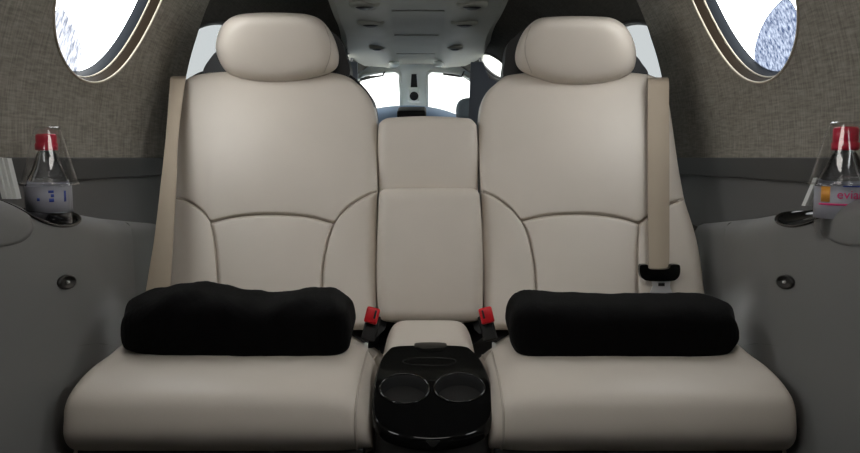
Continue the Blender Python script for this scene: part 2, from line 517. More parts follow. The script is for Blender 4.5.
YW = 3.55
parts = []
for k, (x0, x1, hole) in enumerate(((290, 414, [(357, 80), (364, 75), (380, 72), (396, 71), (400, 74), (401, 95), (401, 116), (395, 119), (370, 119), (352, 117), (346, 112), (348, 95)]),
                     (414, 540, [(427, 74), (431, 71), (448, 72), (464, 75), (473, 80), (480, 95), (483, 112), (478, 117), (458, 119), (435, 119), (427, 116), (427, 95)]))):
    c = (sum(p[0] for p in hole) / len(hole), 95)
    h = radial(hole, c, 96); o = radial([(x0, 40), (x1, 40), (x1, 290), (x0, 290)], c, 96)
    # make sure corners are present
    parts.append(ring_patch(o, h, lambda a, b: YW + (b - 95) * .002))
    w = empty('window_%d' % (7 + k), U(c[0], c[1], YW), kind='structure')
    V = [U(c[0], c[1], YW + .01)] + [U(a, b, YW + .01 + (b - 95) * .002) for a, b in h]
    mesh('window_pane', V, [(0, 1 + i, 1 + (i + 1) % 96) for i in range(96)], M['windshield'], w, smooth=False)
    mesh('window_frame', *tube([U(a, b, YW - .004 + (b - 95) * .002) for a, b in h], .008, 8, True), M['cockpit'], w)
struct(mesh('wall_front', *join(*parts), M['cockpit']))

# overhead panel with air outlets
YO = lin(1.86, 3.45, 24)
def zo(y): return interp([(1.8, .445), (2.6, .452), (3.5, .432)], y)
def xo(y): return interp([(1.8, -.03), (3.5, -.065)], y)
secs = []
for y in YO:
    c, z = xo(y), E0 + zo(y)
    hw = interp([(1.86, .262), (2.6, .285), (3.5, .33)], y)
    pr = [(-hw, .07), (-hw, .03), (-hw + .025, .004), (-.16, -.006), (-.125, -.010), (-.10, .002), (-.085, .008), (.085, .008), (.10, .002), (.125, -.010), (.16, -.006), (hw - .025, .004), (hw, .03), (hw, .07)]
    secs.append([Vector((c + a, y, z + b)) for a, b in pr])
ohp = empty('overhead_panel', (xo(2.2), 2.2, E0 + .45), 'pale grey overhead panel with air outlets above the aisle to the cockpit', 'overhead panel')
mesh('panel', *loft(secs), M['overhead'], ohp, sharp=35)
for y in (2.13, 2.43, 2.92):
    for s in (-1, 1):
        c = (xo(y) + s * .155, y, E0 + zo(y) - .008)
        k = 1.0 if y < 2.6 else .75
        ol = mesh('air_outlet', *lathe([(.046 * k, .008), (.045 * k, -.002), (.034 * k, -.010), (.027 * k, -.004), (0, -.003)], c, n=32, sy=.85), M['overhead'], ohp)
        sub('nozzle', *lathe([(.027 * k, -.003), (.026 * k, -.008), (.012 * k, -.013), (0, -.011)], c, n=24, sy=.85), M['satin'], ol)
for y in (2.3, 2.75, 3.15):
    mesh('panel_joint', *rbox((xo(y), y, E0 + zo(y) + .007), (.165, .004, .003), .001), M['overhead'], ohp)
for s in (-1, 1):
    c = (xo(3.2) + s * .10, 3.3, E0 + zo(3.3) - .012)
    mesh('reading_light', *lathe([(.022, .01), (.024, -.006), (.015, -.012), (0, -.010)], c, n=24), M['cockpit'], ohp)

# cabin divider stubs either side of the aisle to the cockpit
for sign, px0, px1, num in ((-1, 318, 357, 4), (1, 471, 512, 5)):
    pts = [(px0, 60), (px1 - 0, 62), (px1, 75), (px1, 300), (px0, 300)] if sign < 0 else [(px0, 62), (px0 + 12, 62), (px0 + 18, 78), (px0 + 34, 84), (px1, 300), (px0, 300), (px0 - 2, 115), (px0 - 1, 90)]
    struct(mesh('trim_%d' % num, *prism(pts, lambda a, b: 2.75, .03), M['divider'], smooth=False))

# glareshield, compass, crew seat
gs = empty('glareshield', U(408, 118, 3.25), 'blue grey domed glareshield below the windshield', 'glareshield')
secs = []
for y, top in ((2.98, 121), (3.02, 115.5), (3.12, 111), (3.28, 107.5), (3.44, 105.5)):
    row = []
    for i in range(31):
        t = -1 + 2 * i / 30
        row.append(U(407 + t * 62, top + 15 * abs(t) ** 2.4, y))
    row += [Vector((p.x, y, E0 - .05)) for p in reversed(row)]
    secs.append(row)
mesh('hood', *loft(secs), M['blue'], gs, sharp=50)
mesh('centre_cover', *rbox(tuple(U(412, 114.5, 3.06)), (.12, .16, .05), .012, Matrix.Rotation(math.radians(10), 3, 'X')), M['base'], gs)
cp = empty('magnetic_compass', U(414, 95, 3.5), 'small magnetic compass on the post between the windshields', 'compass')
mesh('housing', *rbox(tuple(U(414, 95, 3.47)), (.055, .05, .07), .012), M['cockpit'], cp)
mesh('dial', *lathe([(0, -.0), (.019, -.0), (.021, .006), (.021, .02)], tuple(U(414, 96, 3.44)), 'y', 24), M['base'], cp)
mesh('mounting_arm', *prism([(411.5, 74), (416.5, 74), (417.5, 89), (410.5, 89)], lambda a, b: 3.49 + (b - 74) * .001, .022), M['satin'], cp, smooth=False)
cs = empty('pilot_seat', U(463, 140, 2.87), 'blue grey crew seat seen through the gap beside the right cabin seat', 'seat')
mesh('headrest', *puff_outline([(456, 108), (459, 101), (466, 98), (475, 99), (478, 108), (476, 118), (466, 120), (457, 118)], 2.87, .05, .05), M['bluefab'], cs)
mesh('backrest', *puff_outline([(440, 135), (452, 121), (470, 119), (485, 122), (497, 140), (500, 200), (497, 260), (440, 260), (436, 200)], 2.87, .06, .06), M['bluefab'], cs)
for s, pts in ((-1, [(359, 78.5), (370, 76), (383, 74.8), (384, 76), (371, 78.4), (361, 81)]), (1, [(443, 73), (452, 74), (462, 76), (462, 77.6), (451, 76), (443, 75)])):
    v = empty('sun_visor', U(pts[0][0], pts[0][1], 3.46), 'slim sun visor edge along the top of the %s windshield' % ('left' if s < 0 else 'right'), 'sun visor', 'sun visors at the windshield')
    mesh('visor_blade', *prism(pts, lambda a, b: 3.46, .006), M['satin'], v, smooth=False)
    mesh('visor_arm', *tube([U(pts[2][0], pts[2][1], 3.463), U(pts[2][0] + 2, 71.5, 3.50)], .004), M['satin'], v)

# ------------------------------------------------------------------ cabin seats
def Yb(py): return 1.865 + (1.62 - 1.865) * (py - 75) / 225.0
dep = lambda a, b: Yb(b)

def make_seat(side, label, d):
    root = empty('cabin_seat', (d['cx'], 1.4, 0), label, 'seat', 'cream leather cabin seats')
    # frame and shell behind the padding
    shell_pts = catmull(d['shell'], 6, True)
    V, Fc = prism(shell_pts, lambda a, b: Yb(b) + .025, .11)
    mesh('seat_shell', V, Fc, M['shell'], root, sharp=40)
    back = mesh('backrest', *coons(d['top'], d['bot_up'], d['left_up'], d['right_up'], dep, H=.022, w=(16, 16, 11, 3.2), crown=.016, nu=70, nv=60), M['leather'], root)
    for nm, k, ww in (('lower_panel', 'low', (3, 3, 3.2, 8)), ('side_bolster', 'bolL', (10, 3, 3.2, 8)), ('side_bolster', 'bolR', (3, 10, 3.2, 8))):
        t, b, l, r = d[k]
        sub(nm, *coons(t, b, l, r, dep, H=.022, w=ww, crown=.007, nu=56, nv=60), M['leather'], back)
    # dark seam welts
    for c in d['seams']:
        sub('seam', *tube([U(a, b, Yb(b) - .010) for a, b in c], .0022, 6), M['leather_edge'], back)
    hr = mesh('headrest', *puff_outline(d['head'], 1.835, .068, .045, p=7, qq=2.4, tilt=.0010), M['leather'], root)
    V, Fc = prism(catmull(d['head_shell'], 6, True), lambda a, b: 1.875, .07)
    sub('headrest_shell', V, Fc, M['shell'], hr, sharp=40)
    ho = catmull(d['head'], 8, True); hx = sum(p[0] for p in ho) / len(ho); hy = sum(p[1] for p in ho) / len(ho)
    sx = d['head_seam']; path = []
    for i in range(25):
        t = i / 24; py = 24 + 49 * t; px = hx + sx * (44 + 7 * math.sin(PI * t))
        dist = math.hypot(px - hx, py - hy); an = math.atan2(py - hy, px - hx)
        edge = min(ho, key=lambda p: abs((math.atan2(p[1] - hy, p[0] - hx) - an + PI) % (2 * PI) - PI))
        f = dist / math.hypot(edge[0] - hx, edge[1] - hy)
        if f < .97: path.append(U(px, py, 1.835 + .0010 * (py - hy) - .068 * (1 - f ** 7) ** (1 / 2.4) + .0006))
    sub('headrest_seam', *tube(path, .0014, 6), M['leather_edge'], hr)
    # cushion
    prof = catmull([(1.17, -.482), (1.120, -.468), (1.092, -.432), (1.098, -.388), (1.126, -.368), (1.18, -.355), (1.25, -.351), (1.33, -.347), (1.46, -.374), (1.60, -.398), (1.64, -.405), (1.65, -.43), (1.64, -.482)], 6, True)
    xi, xo_ = d['xin'], d['xout']; cxm = (xi + xo_) / 2; hw = abs(xo_ - xi) / 2; sg = 1 if xo_ > xi else -1
    def sec(s):
        mexp = 40.0 if s > 0 else 14.0
        k = max(1 - abs(s) ** mexp, 1e-5) ** (.36 if s > 0 else .5)
        kz = k; ky = .82 + .18 * k
        dip = lambda y: .040 * min(1, max(0, (-s - .62) / .3)) * min(1, max(0, (y - 1.33) / .12))
        return [Vector((cxm + sg * hw * s, 1.40 + (y - 1.40) * ky, E0 - .482 + (z + .482 + ((.003 * (1 - s * s) + .009 * max(0, s) ** 6) if z > -.4 else 0) - (dip(y) if z > -.45 else 0)) * kz)) for y, z in prof]
    secs = [sec(math.sin(PI / 2 * t)) for t in lin(-1, 1, 90)]
    cu = mesh('seat_cushion', *loft(secs), M['leather'], root)
    for s in (-.90,):
        p = sec(s)
        sub('piping', *tube([v + Vector((0, -.0005, .0005)) for v in p], .0022, 6, True), M['leather_edge'], cu)
    cxb = cxm
    mesh('seat_base', *rbox((cxb, 1.42, .10), (hw * 1.8, .44, .19), .015), M['base'], root)
    mesh('base_skirt', *rbox((cxb, 1.37, .2), (hw * 1.9, .50, .03), .01), M['satin'], root)
    return root

# traced seams
L = {}
L['cx'] = -.32; L['head_seam'] = 1
sB1 = [(176, 198), (187, 201), (197, 207), (205, 214), (210.5, 223)]
sArc = [(210.5, 223), (225, 219), (240, 216.3), (258, 214.8), (274, 214.6), (293, 215.4), (312, 217.5), (334.5, 224)]
sB2 = [(334.5, 224), (341, 214), (351, 205), (364, 197), (377.5, 191)]
L['top'] = curve([(182, 84), (187, 79), (196, 75), (221, 72), (270, 72), (320, 72), (339, 74), (351, 78.5), (358, 84)])
L['left_up'] = curve([(182, 84), (179, 93), (177, 120), (176.5, 150), (176, 198)])
L['right_up'] = curve([(358, 84), (366, 92), (372.5, 104), (376.5, 122), (377.5, 150), (377.5, 191)])
L['bot_up'] = curve(sB1, sArc, sB2)
seamL = [(210.5, 223), (214, 236), (216, 250), (218, 275), (219, 330)]
seamR = [(334.5, 224), (330, 236), (326.5, 249), (323, 272), (321, 330)]
L['low'] = (curve(sArc), curve([(219, 330), (321, 330)]), curve(seamL), curve(seamR))
L['bolL'] = (curve(sB1), curve([(164, 330), (219, 330)]), curve([(176, 198), (171, 248), (168, 290), (164, 330)]), curve(seamL))
L['bolR'] = (curve(sB2), curve([(321, 330), (376.5, 330)]), curve(seamR), curve([(377.5, 191), (377, 240), (376.5, 290), (376.5, 330)]))
L['seams'] = [curve(sB1), curve(sArc), curve(sB2), curve(seamL), curve(seamR)]
L['shell'] = [(186, 82), (200, 72), (221, 68), (239, 60), (320, 60), (336, 69), (352, 76), (366, 90), (374.5, 110), (376, 160), (375, 240), (374, 340), (180, 340), (178, 240), (180, 150), (181, 100)]
L['head'] = [(216, 51), (218, 34), (225, 22), (237, 15), (254, 13), (272, 12.5), (292, 13), (308, 14.5), (321, 20), (331, 32), (337, 46), (339, 58), (336.5, 68), (325, 75), (303, 81), (282, 83.5), (257, 82.5), (237, 77.5), (224, 69)]
L['head_shell'] = [(204, 76), (212, 56), (224, 48), (260, 30), (310, 26), (328, 30), (339, 38), (345, 52), (347, 78), (300, 86), (240, 86)]
L['xin'] = -.093; L['xout'] = -.584
seatL = make_seat('left', 'cream leather cabin seat on the left, under the lumpy black cushion, belt hanging beside it', L)

Rr = {}
Rr['cx'] = .32; Rr['head_seam'] = -1
rB1 = [(481, 191), (493, 196), (503, 202.5), (513, 211), (521, 221.5)]
rArc = [(521, 221.5), (536, 217.5), (553, 215), (580, 214), (600, 215), (614, 217), (626, 219.5), (639, 224)]
rB2 = [(639, 224), (648, 217), (659, 210), (671, 204), (684, 199)]
Rr['top'] = curve([(496, 84), (503, 77.5), (513, 74.5), (540, 72), (577, 71.5), (620, 72), (640, 73.5), (655, 77), (664, 84)])
Rr['left_up'] = curve([(496, 84), (488, 91), (481.5, 105), (479, 125), (478.5, 155), (481, 191)])
Rr['right_up'] = curve([(664, 84), (669, 104), (673, 130), (678, 165), (684, 199)])
Rr['bot_up'] = curve(rB1, rArc, rB2)
rL = [(521, 221.5), (527, 233), (531, 248), (535, 275), (537, 330)]
rR = [(639, 224), (638, 236), (637, 250), (637, 275), (638, 330)]
Rr['low'] = (curve(rArc), curve([(537, 330), (638, 330)]), curve(rL), curve(rR))
Rr['bolL'] = (curve(rB1), curve([(484, 330), (537, 330)]), curve([(481, 191), (482, 240), (484, 290), (484, 330)]), curve(rL))
Rr['bolR'] = (curve(rB2), curve([(638, 330), (708, 330)]), curve(rR), curve([(684, 199), (697, 242), (704, 290), (708, 330)]))
Rr['seams'] = [curve(rB1), curve(rArc), curve(rB2), curve(rL), curve(rR)]
Rr['shell'] = [(499, 82), (507, 74), (520, 66), (540, 60), (610, 60), (628, 69), (652, 76), (661, 90), (666, 110), (670, 160), (682, 240), (690, 340), (486, 340), (485, 240), (482, 160), (483, 112), (489, 92)]
Rr['head'] = [(515, 58), (518, 43), (525.5, 29), (538, 19), (556, 16.5), (577, 16), (597, 16.5), (612, 18), (624, 25), (632, 37), (636, 52), (634, 68), (623, 78), (602, 84.5), (577, 87), (551, 84), (531, 76), (519, 69)]
Rr['head_shell'] = [(507, 80), (505, 60), (508, 44), (516, 36), (530, 28), (580, 26), (610, 30), (632, 52), (641, 62), (646, 78), (600, 88), (550, 88)]
Rr['xin'] = .091; Rr['xout'] = .584
seatR = make_seat('right', 'cream leather cabin seat on the right, under the neat black cushion, belt across its backrest', Rr)

# ------------------------------------------------------------------ centre section
cb = empty('centre_seat', (0, 1.6, .0), 'narrow cream leather centre seat between the two wide ones, behind the black cup holder', 'seat')
dU = lambda a, b: 1.80 + (1.76 - 1.80) * (b - 117) / 70
mesh('backrest', *coons(curve([(379, 124), (384, 119.5), (393, 117.5), (429, 116.2), (465, 118), (472, 120), (476.5, 125)]), curve([(379, 196), (429, 197), (478, 196)]), curve([(379, 124), (377.5, 150), (379, 196)]), curve([(476.5, 125), (478, 150), (478, 196)]), dU, H=.022, w=(12, 9), crown=.010), M['leather'], cb)
mesh('backrest_board', *prism([(382, 125), (393, 120), (464, 120), (473, 126), (475, 325), (492, 330), (492, 430), (368, 430), (368, 330), (381, 325)], lambda a, b: dU(a, b) + .03 if b < 200 else (1.72 if b < 327 else 1.56), .06), M['shell'], cb, smooth=False)
am = empty('folding_armrest', (0, 1.68, .35), 'cream leather armrest folded up between the two seats', 'armrest')
dA = lambda a, b: 1.70 + (1.60 - 1.70) * (b - 190) / 130
mesh('armrest_pad', *coons(curve([(379, 195), (382, 190.5), (390, 188.8), (429, 188.4), (468, 188.8), (476, 190), (479.5, 194)]), curve([(378, 316), (384, 321), (400, 323), (429, 324), (462, 323), (476, 321), (482.5, 315)]), curve([(379, 195), (377.5, 230), (376.5, 280), (378, 316)]), curve([(479.5, 194), (482, 228), (483.5, 280), (482.5, 315)]), dA, H=.028, w=(15, 12), crown=.008, skirt=.05), M['leather'], am)
cc = cb
prof = catmull([(1.345, -.46), (1.335, -.40), (1.34, -.372), (1.355, -.352), (1.39, -.343), (1.45, -.341), (1.515, -.346), (1.53, -.37), (1.53, -.46)], 6, True)
secs = []
for t in lin(-1, 1, 40):
    s = math.sin(PI / 2 * t); k = max(1 - abs(s) ** 7, 1e-4) ** .5
    secs.append([Vector((-.002 + s * .097, 1.44 + (y - 1.44) * (.9 + .1 * k), E0 - .46 + (z + .46) * k)) for y, z in prof])
mesh('seat_cushion', *loft(secs), M['leather'], cc)
mesh('seat_base', *rbox((0, 1.44, .11), (.16, .17, .22), .01), M['base'], cc)

ch = empty('cup_holder', (0, 1.15, .2), 'gloss black cup holder console with two round wells between the seats', 'cup holder')
def Yc(py):
    u = (py - 345) / 93.0
    return 1.32 - .30 * u + .06 * u * u
lidpts = catmull([(389, 350), (396, 346.5), (415, 345.5), (432, 345.3), (449, 345.5), (464, 346.5), (471, 350), (481, 362), (488, 380), (491, 400), (489, 418), (478, 428), (456, 434.5), (432, 437), (408, 434.5), (387, 428), (376, 418), (374, 400), (376.5, 380), (381, 362)], 6, True)
def halfpoly(sgn):
    pts = [p for p in lidpts if (p[0] - 432) * sgn >= 0]
    pts.sort(key=lambda p: math.atan2((p[0] - 432) * sgn, -(p[1] - 390)))
    return [(432, 345.3)] + pts + [(432, 437)]
lid = []; wells = []
for sgn, c, rx, ry in ((-1, (404.5, 389), 24.5, 14.8), (1, (459.5, 388), 25, 14.5)):
    hp = halfpoly(sgn); n = 128
    o = radial(hp, c, n)
    h = [(c[0] + rx * math.cos(2 * PI * k / n), c[1] + ry * math.sin(2 * PI * k / n)) for k in range(n)]
    dome = lambda a, b: Yc(b)
    V, Fc = ring_patch(o, h, dome, 10)
    # soft shoulder around each well
    lid.append((V, Fc)); wells.append((V[:n], c))
V, Fc = join(*lid)
lipv = [U(a, b, Yc(b)) for a, b in lidpts]; n = len(lipv)
cen = Vector((0, sum(v.y for v in lipv) / n, 0))
rows = [lipv]
for off, dz in ((.0028, -.002), (.0042, -.006), (.0042, -.016), (.001, -.022)):
    rows.append([v + Vector(((v.x - cen.x), (v.y - cen.y), 0)).normalized() * off + Vector((0, 0, dz)) for v in lipv])
lv, lf = loft(rows, caps=False)
lidob = mesh('lid', *join((V, Fc), (lv, lf)), M['gloss'], ch, sharp=60)
for k, (rim, c) in enumerate(wells):
    rim = [Vector(v) for v in rim]; m = len(rim); ce = sum(rim, Vector()) / m
    rows = []
    for sc, dz in ((1.0, 0), (.965, -.004), (.95, -.012), (.90, -.045), (.86, -.05), (.5, -.05), (.02, -.05)):
        rows.append([Vector((ce.x + (v.x - ce.x) * sc, ce.y + (v.y - ce.y) * sc, v.z * (1 if dz > -.02 else .0) + (ce.z if dz <= -.02 else 0) + dz)) for v in rim])
    mesh('cup_well', *loft(rows, caps=False), M['base'], ch)
    sub('well_rim', *tube([v + Vector((0, 0, .001)) for v in rim], .0015, 8, True), M['rim'], bpy.data.objects['cup_well' if k == 0 else 'cup_well.001'])
# body below the lid
rows = []
for sc, dz in ((.97, -.019), (.985, -.03), (.985, -.12), (.96, -.26)):
    rows.append([Vector((v.x * sc, cen.y + (v.y - cen.y) * sc + .0, max(v.z + dz, .005))) for v in lipv])
mesh('console_body', *loft(rows), M['satin'], ch, sharp=50)
mesh('lid_latch', *prism(catmull([(416, 345.5), (445, 345.5), (443, 350), (436, 351.5), (425, 351.5), (418, 350)], 4, True), lambda a, b: Yc(b) - .0015, .02), M['gloss'], ch, sharp=40)
gv = [U(a, b, Yc(b) - .0005) for a, b in catmull([(403, 361), (410, 358.5), (430, 357.5), (450, 358.5), (456, 361), (448, 364.5), (430, 365.5), (410, 364.5)], 6, True)]
sub('lid_outline', *tube(gv, .0009, 6, True), M['gloss'], lidob)
mesh('release_catch', *prism([(426, 441), (440, 441), (436, 446), (433, 447.5), (430, 446)], lambda a, b: Yc(437) - .006, .012), M['base'], ch, smooth=False)

# ------------------------------------------------------------------ black cushions
def pillow(name, label, xs, Yc_, hd, seed, lump):
    rnd = random.Random(seed)
    ph = [rnd.uniform(0, 6) for _ in range(8)]
    P_ = Poly; tops = catmull([(x, t) for x, t, b in xs], 8); bots = catmull([(x, b) for x, t, b in xs], 8)
    secs = []; N = len(tops)
    x0, x1 = xs[0][0], xs[-1][0]
    for i in range(N):
        px = tops[i][0]; tpy = tops[i][1]; bpy_ = bots[i][1]
        u = (px - x0) / (x1 - x0); e = min(u, 1 - u) * (x1 - x0)
        d = hd * (.6 + .4 * q(e / 24))
        zt = U(px, tpy, Yc_ + .01).z; zb = U(px, bpy_ + 2.5, Yc_ - .74 * d).z
        cz = (zt + zb) / 2; hz = (zt - zb) / 2
        x = U(px, (tpy + bpy_) / 2, Yc_ - .75 * d).x; xk = U(px, tpy, Yc_).x
        row = []
        for k in range(56):
            an = 2 * PI * k / 56; c, s = math.cos(an), math.sin(an)
            ex = .52
            cy = math.copysign(abs(c) ** ex, c); sy = math.copysign(abs(s) ** ex, s)
            wr = lump * (math.sin(px * .11 + 3 * an + ph[0]) + .7 * math.sin(px * .23 - 2 * an + ph[1]) + .6 * math.sin(px * .05 + 5 * an + ph[2])) + .006 * math.sin(px * .9 + 7 * an + ph[3]) * math.sin(px * .37 - 9 * an + ph[4]) + .004 * math.sin(px * 1.9 + 13 * an)
            f = 1 + wr * (1 if s > -.5 else .2)
            row.append(Vector((x + (xk - x) * min(max((cy + .75) / .75, 0), 1), Yc_ + cy * d * f, cz + sy * hz * (f if s > -.6 else 1))))
        secs.append(row)
    root = mesh(name, *loft(secs), M['velvet'])
    return tag(root, label, 'cushion', None)
pillow('throw_cushion', 'lumpy black plush cushion with a dented top on the left seat',
       [(124, 314, 334), (126, 305, 344), (130, 299, 350), (140, 294, 353.5), (152, 291.5, 355), (165, 287.5, 356.5), (180, 285.5, 357), (200, 286, 357.5), (218, 289, 358), (240, 294, 358), (262, 297, 358), (275, 296.5, 358), (290, 293, 358), (310, 291.5, 358), (328, 292, 357), (340, 297, 354), (348, 304, 348), (351, 315, 338), (352, 322, 333)], 1.345, .11, 3, .022)
pillow('throw_cushion', 'smooth black plush bolster cushion on the right seat, flat along its top',
       [(509, 322, 332), (511, 308, 342), (516, 300, 351), (523, 296.5, 355.5), (535, 294.5, 358), (560, 296, 358.5), (600, 297.5, 358.5), (640, 298, 358.5), (680, 297.5, 358.5), (700, 297.5, 358), (714, 298, 356.5), (726, 301, 354), (732, 306, 347), (734.5, 314, 342), (735.5, 322, 337)], 1.345, .11, 9, .010)

# ------------------------------------------------------------------ belts and buckles
def ribbon(pts, th=.0025):
    """pts: (px_left, px_right, py, Y)"""
    P = catmull(pts, 10); secs = []
    for l, r, py, Y in P:
        row = []
        for i in range(9):
            f = i / 8; v = U(l + (r - l) * f, py, Y - .003 * math.sin(PI * f)); row.append(v)
        row += [v + Vector((0, th, 0)) for v in reversed(row)]
        secs.append(row)
    return loft(secs)
b1 = empty('seat_belt', U(165, 300, 1.56), 'tan seat belt hanging straight beside the outer edge of the left seat', 'seat belt', 'tan seat belts')
mesh('webbing', *ribbon([(174, 185, 76, 1.885), (171, 186, 77, 1.84), (170, 185, 82, 1.805), (168, 181, 110, 1.755), (165, 177.5, 145, 1.695), (160, 176, 190, 1.615), (154, 173, 240, 1.55), (146, 170, 290, 1.50), (142, 168, 325, 1.475)]), M['belt'], b1, sharp=60)
b2 = empty('seat_belt', U(660, 300, 1.56), 'tan seat belt lying over the right seat backrest with a steel tongue', 'seat belt', 'tan seat belts')
wb = mesh('webbing', *ribbon([(648, 666, 79, 1.93), (648, 668, 77.5, 1.855), (648, 669, 82, 1.806), (648, 669, 100, 1.785), (648, 669.5, 150, 1.733), (648, 669.5, 210, 1.672), (648.5, 669.5, 250, 1.63), (649, 669, 270, 1.605)]), M['belt'], b2, sharp=60)
bk = catmull([(640, 266), (643, 264.5), (648, 265), (650, 269), (668, 269), (671, 265), (677, 264.5), (680, 266), (680, 274), (677, 279), (671, 281), (650, 281), (643, 279), (640, 274)], 4, True)
mesh('tongue_grip', *prism(bk, lambda a, b: 1.585, .014), M['gloss'], b2, sharp=40)
tg = mesh('tongue', *prism([(651, 279), (671, 279), (670, 286), (672, 292), (672, 300), (665, 300), (665, 293), (658, 293), (658, 300), (650.5, 300), (650.5, 292), (653, 286)], lambda a, b: 1.590, .004), M['chrome'], b2, smooth=False)
sub('tongue_stamp', *rbox(tuple(U(661.5, 284.5, 1.589)), (.014, .003, .007), .001), M['satin'], tg)
for sgn, x, lab in ((-1, 372, 'red and black belt buckle between the left seat and the armrest'), (1, 486.5, 'red and black belt buckle between the right seat and the armrest')):
    bu = empty('belt_buckle', U(x, 335, 1.5), lab, 'belt buckle', 'red belt buckles')
    rot = Matrix.Rotation(math.radians(-14 * sgn), 3, 'Y') @ Matrix.Rotation(math.radians(-18), 3, 'X')
    mesh('buckle_body', *rbox(tuple(U(x + sgn * 1.0, 328, 1.50)), (.031, .020, .055), .005, rot), M['base'], bu)
    bt = mesh('release_button', *rbox(tuple(U(x, 315.5, 1.488)), (.028, .018, .034), .005, rot), M['red'], bu)
    sub('button_slot', *rbox(tuple(U(x - sgn * 3.2, 314.5, 1.4785)), (.004, .004, .018), .001, rot), M['base'], bt)

# ------------------------------------------------------------------ side consoles
def zt(y): return -.054 - .164 * (y - 1.0) if y < 1.25 else -.095 - .127 * (y - 1.25)
def xin(y): return .600 + .062 * (lambda k: k * k * (3 - 2 * k))(min(max((y - 1.22) / .40, 0), 1))
def cons(sign):
    r = .038
    def S(y, s, off=0.0):
        # s runs from the wall (0) over the ledge and down the inner face
        r = .038; xi = xin(y); z = zt(y)
        flat = .684 - xi - r; arc = r * PI / 2
        if flat < 0: r = r + flat; flat = 0; arc = r * PI / 2
        if s <= flat: X, Z, nx, nz = .684 - s, z, 0, 1
        elif s <= flat + arc:
            a = (s - flat) / r; X, Z = xi + r - r * math.sin(a), z - r + r * math.cos(a); nx, nz = -math.sin(a), math.cos(a)
        else:
            d = s - flat - arc; X, Z, nx, nz = xi - .012 * d, z - r - d, -1, 0
        X += nx * off; Z += nz * off
        return Vector((sign * X + XC * .5, y, E0 + Z))
    return S
FL = .684 - .600 - .038; AR = .038 * PI / 2
DISH = (1.163, FL + .004, .116, .048)
for sign, side, bot in ((-1, 'left', 'the left bottle'), (1, 'right', 'the right bottle')):
    S = cons(sign)
    co = empty('side_console', (sign * .64, 1.4, .3), 'grey moulded armrest console along the %s sidewall with a black dish' % side, 'console', 'grey sidewall consoles')
    body = join(polar(S, .80, 1.60, 0.0, .30, DISH, n=120), grid(S, lin(.80, 1.60, 10), lin(.30, .62, 6)), grid(S, lin(1.60, 1.78, 6), lin(0, .62, 40)), grid(S, lin(.2, .80, 6), lin(0, .62, 40)))
    mesh('console_shell', *body, M['console'], co)
    n = 80
    def er(sc, off, S=S): return [S(DISH[0] + DISH[2] * sc * math.cos(2 * PI * k / n), DISH[1] + DISH[3] * sc * math.sin(2 * PI * k / n), off) for k in range(n)]
    rows = [er(1.02, .001), er(1.0, .004), er(.95, .004), er(.92, -.002)]
    base0 = er(.92, -.002); z0 = E0 + zt(DISH[0]) - .040
    cx = sum(v.x for v in base0) / n; cyy = sum(v.y for v in base0) / n
    for f in (.3, .6, .85, 1.0):
        rows.append([Vector((cx + (v.x - cx) * (1 - .16 * f), cyy + (v.y - cyy) * (1 - .12 * f), v.z + (min(z0, v.z - .006) - v.z) * f)) for v in base0])
    rows.append([Vector((cx + (v.x - cx) * .05, cyy + (v.y - cyy) * .05, z0)) for v in base0])
    mesh('cup_dish', *loft(rows), M['gloss'], co)
    # storage lid near the viewer
    cyl, sl, aa, bb = .965, FL + AR * .75, .125, .047
    V, Fc = [], []; m = 64
    levels = [(1.0, 0.0), (.985, .0025), (.9, .0035), (.6, .0035), (.3, .0035), (.02, .0035)]
    for sc, off in levels:
        for k in range(m):
            c, s = math.cos(2 * PI * k / m), math.sin(2 * PI * k / m)
            ex = .8; c = math.copysign(abs(c) ** ex, c); s = math.copysign(abs(s) ** ex, s)
            V.append(S(cyl + aa * sc * c, sl + bb * sc * s, off))
    for i in range(len(levels) - 1):
        for k in range(m): Fc.append((i * m + k, i * m + (k + 1) % m, (i + 1) * m + (k + 1) % m, (i + 1) * m + k))
    mesh('storage_lid', V, Fc, M['console'], co)
    # headset jack
    jp = U(68.5, 282, 1.178) if sign < 0 else U(788, 282, 1.19)
    xs = cons(sign); jy = jp.y
    zrel = jp.z - E0; s = FL + AR + (zt(jy) - .038 - zrel)
    def el(a, b, off, tilt=.32, S=S, s=s, jy=jy):
        out = []
        for k in range(40):
            u, v = a * math.cos(2 * PI * k / 40), b * math.sin(2 * PI * k / 40)
            out.append(S(jy + u * math.cos(tilt) + v * math.sin(tilt), s - u * math.sin(tilt) * .35 + v * math.cos(tilt), off))
        return out
    j = mesh('headset_jack', *loft([el(.031, .0125, .0), el(.030, .012, .004), el(.024, .009, .0045), el(.021, .0075, .002), el(.001, .001, .002)]), M['satin'], co)
    sub('jack_contact', *loft([el(.0038, .0026, .002), el(.0034, .0022, .005), el(.001, .001, .005)]), M['chrome'], j)

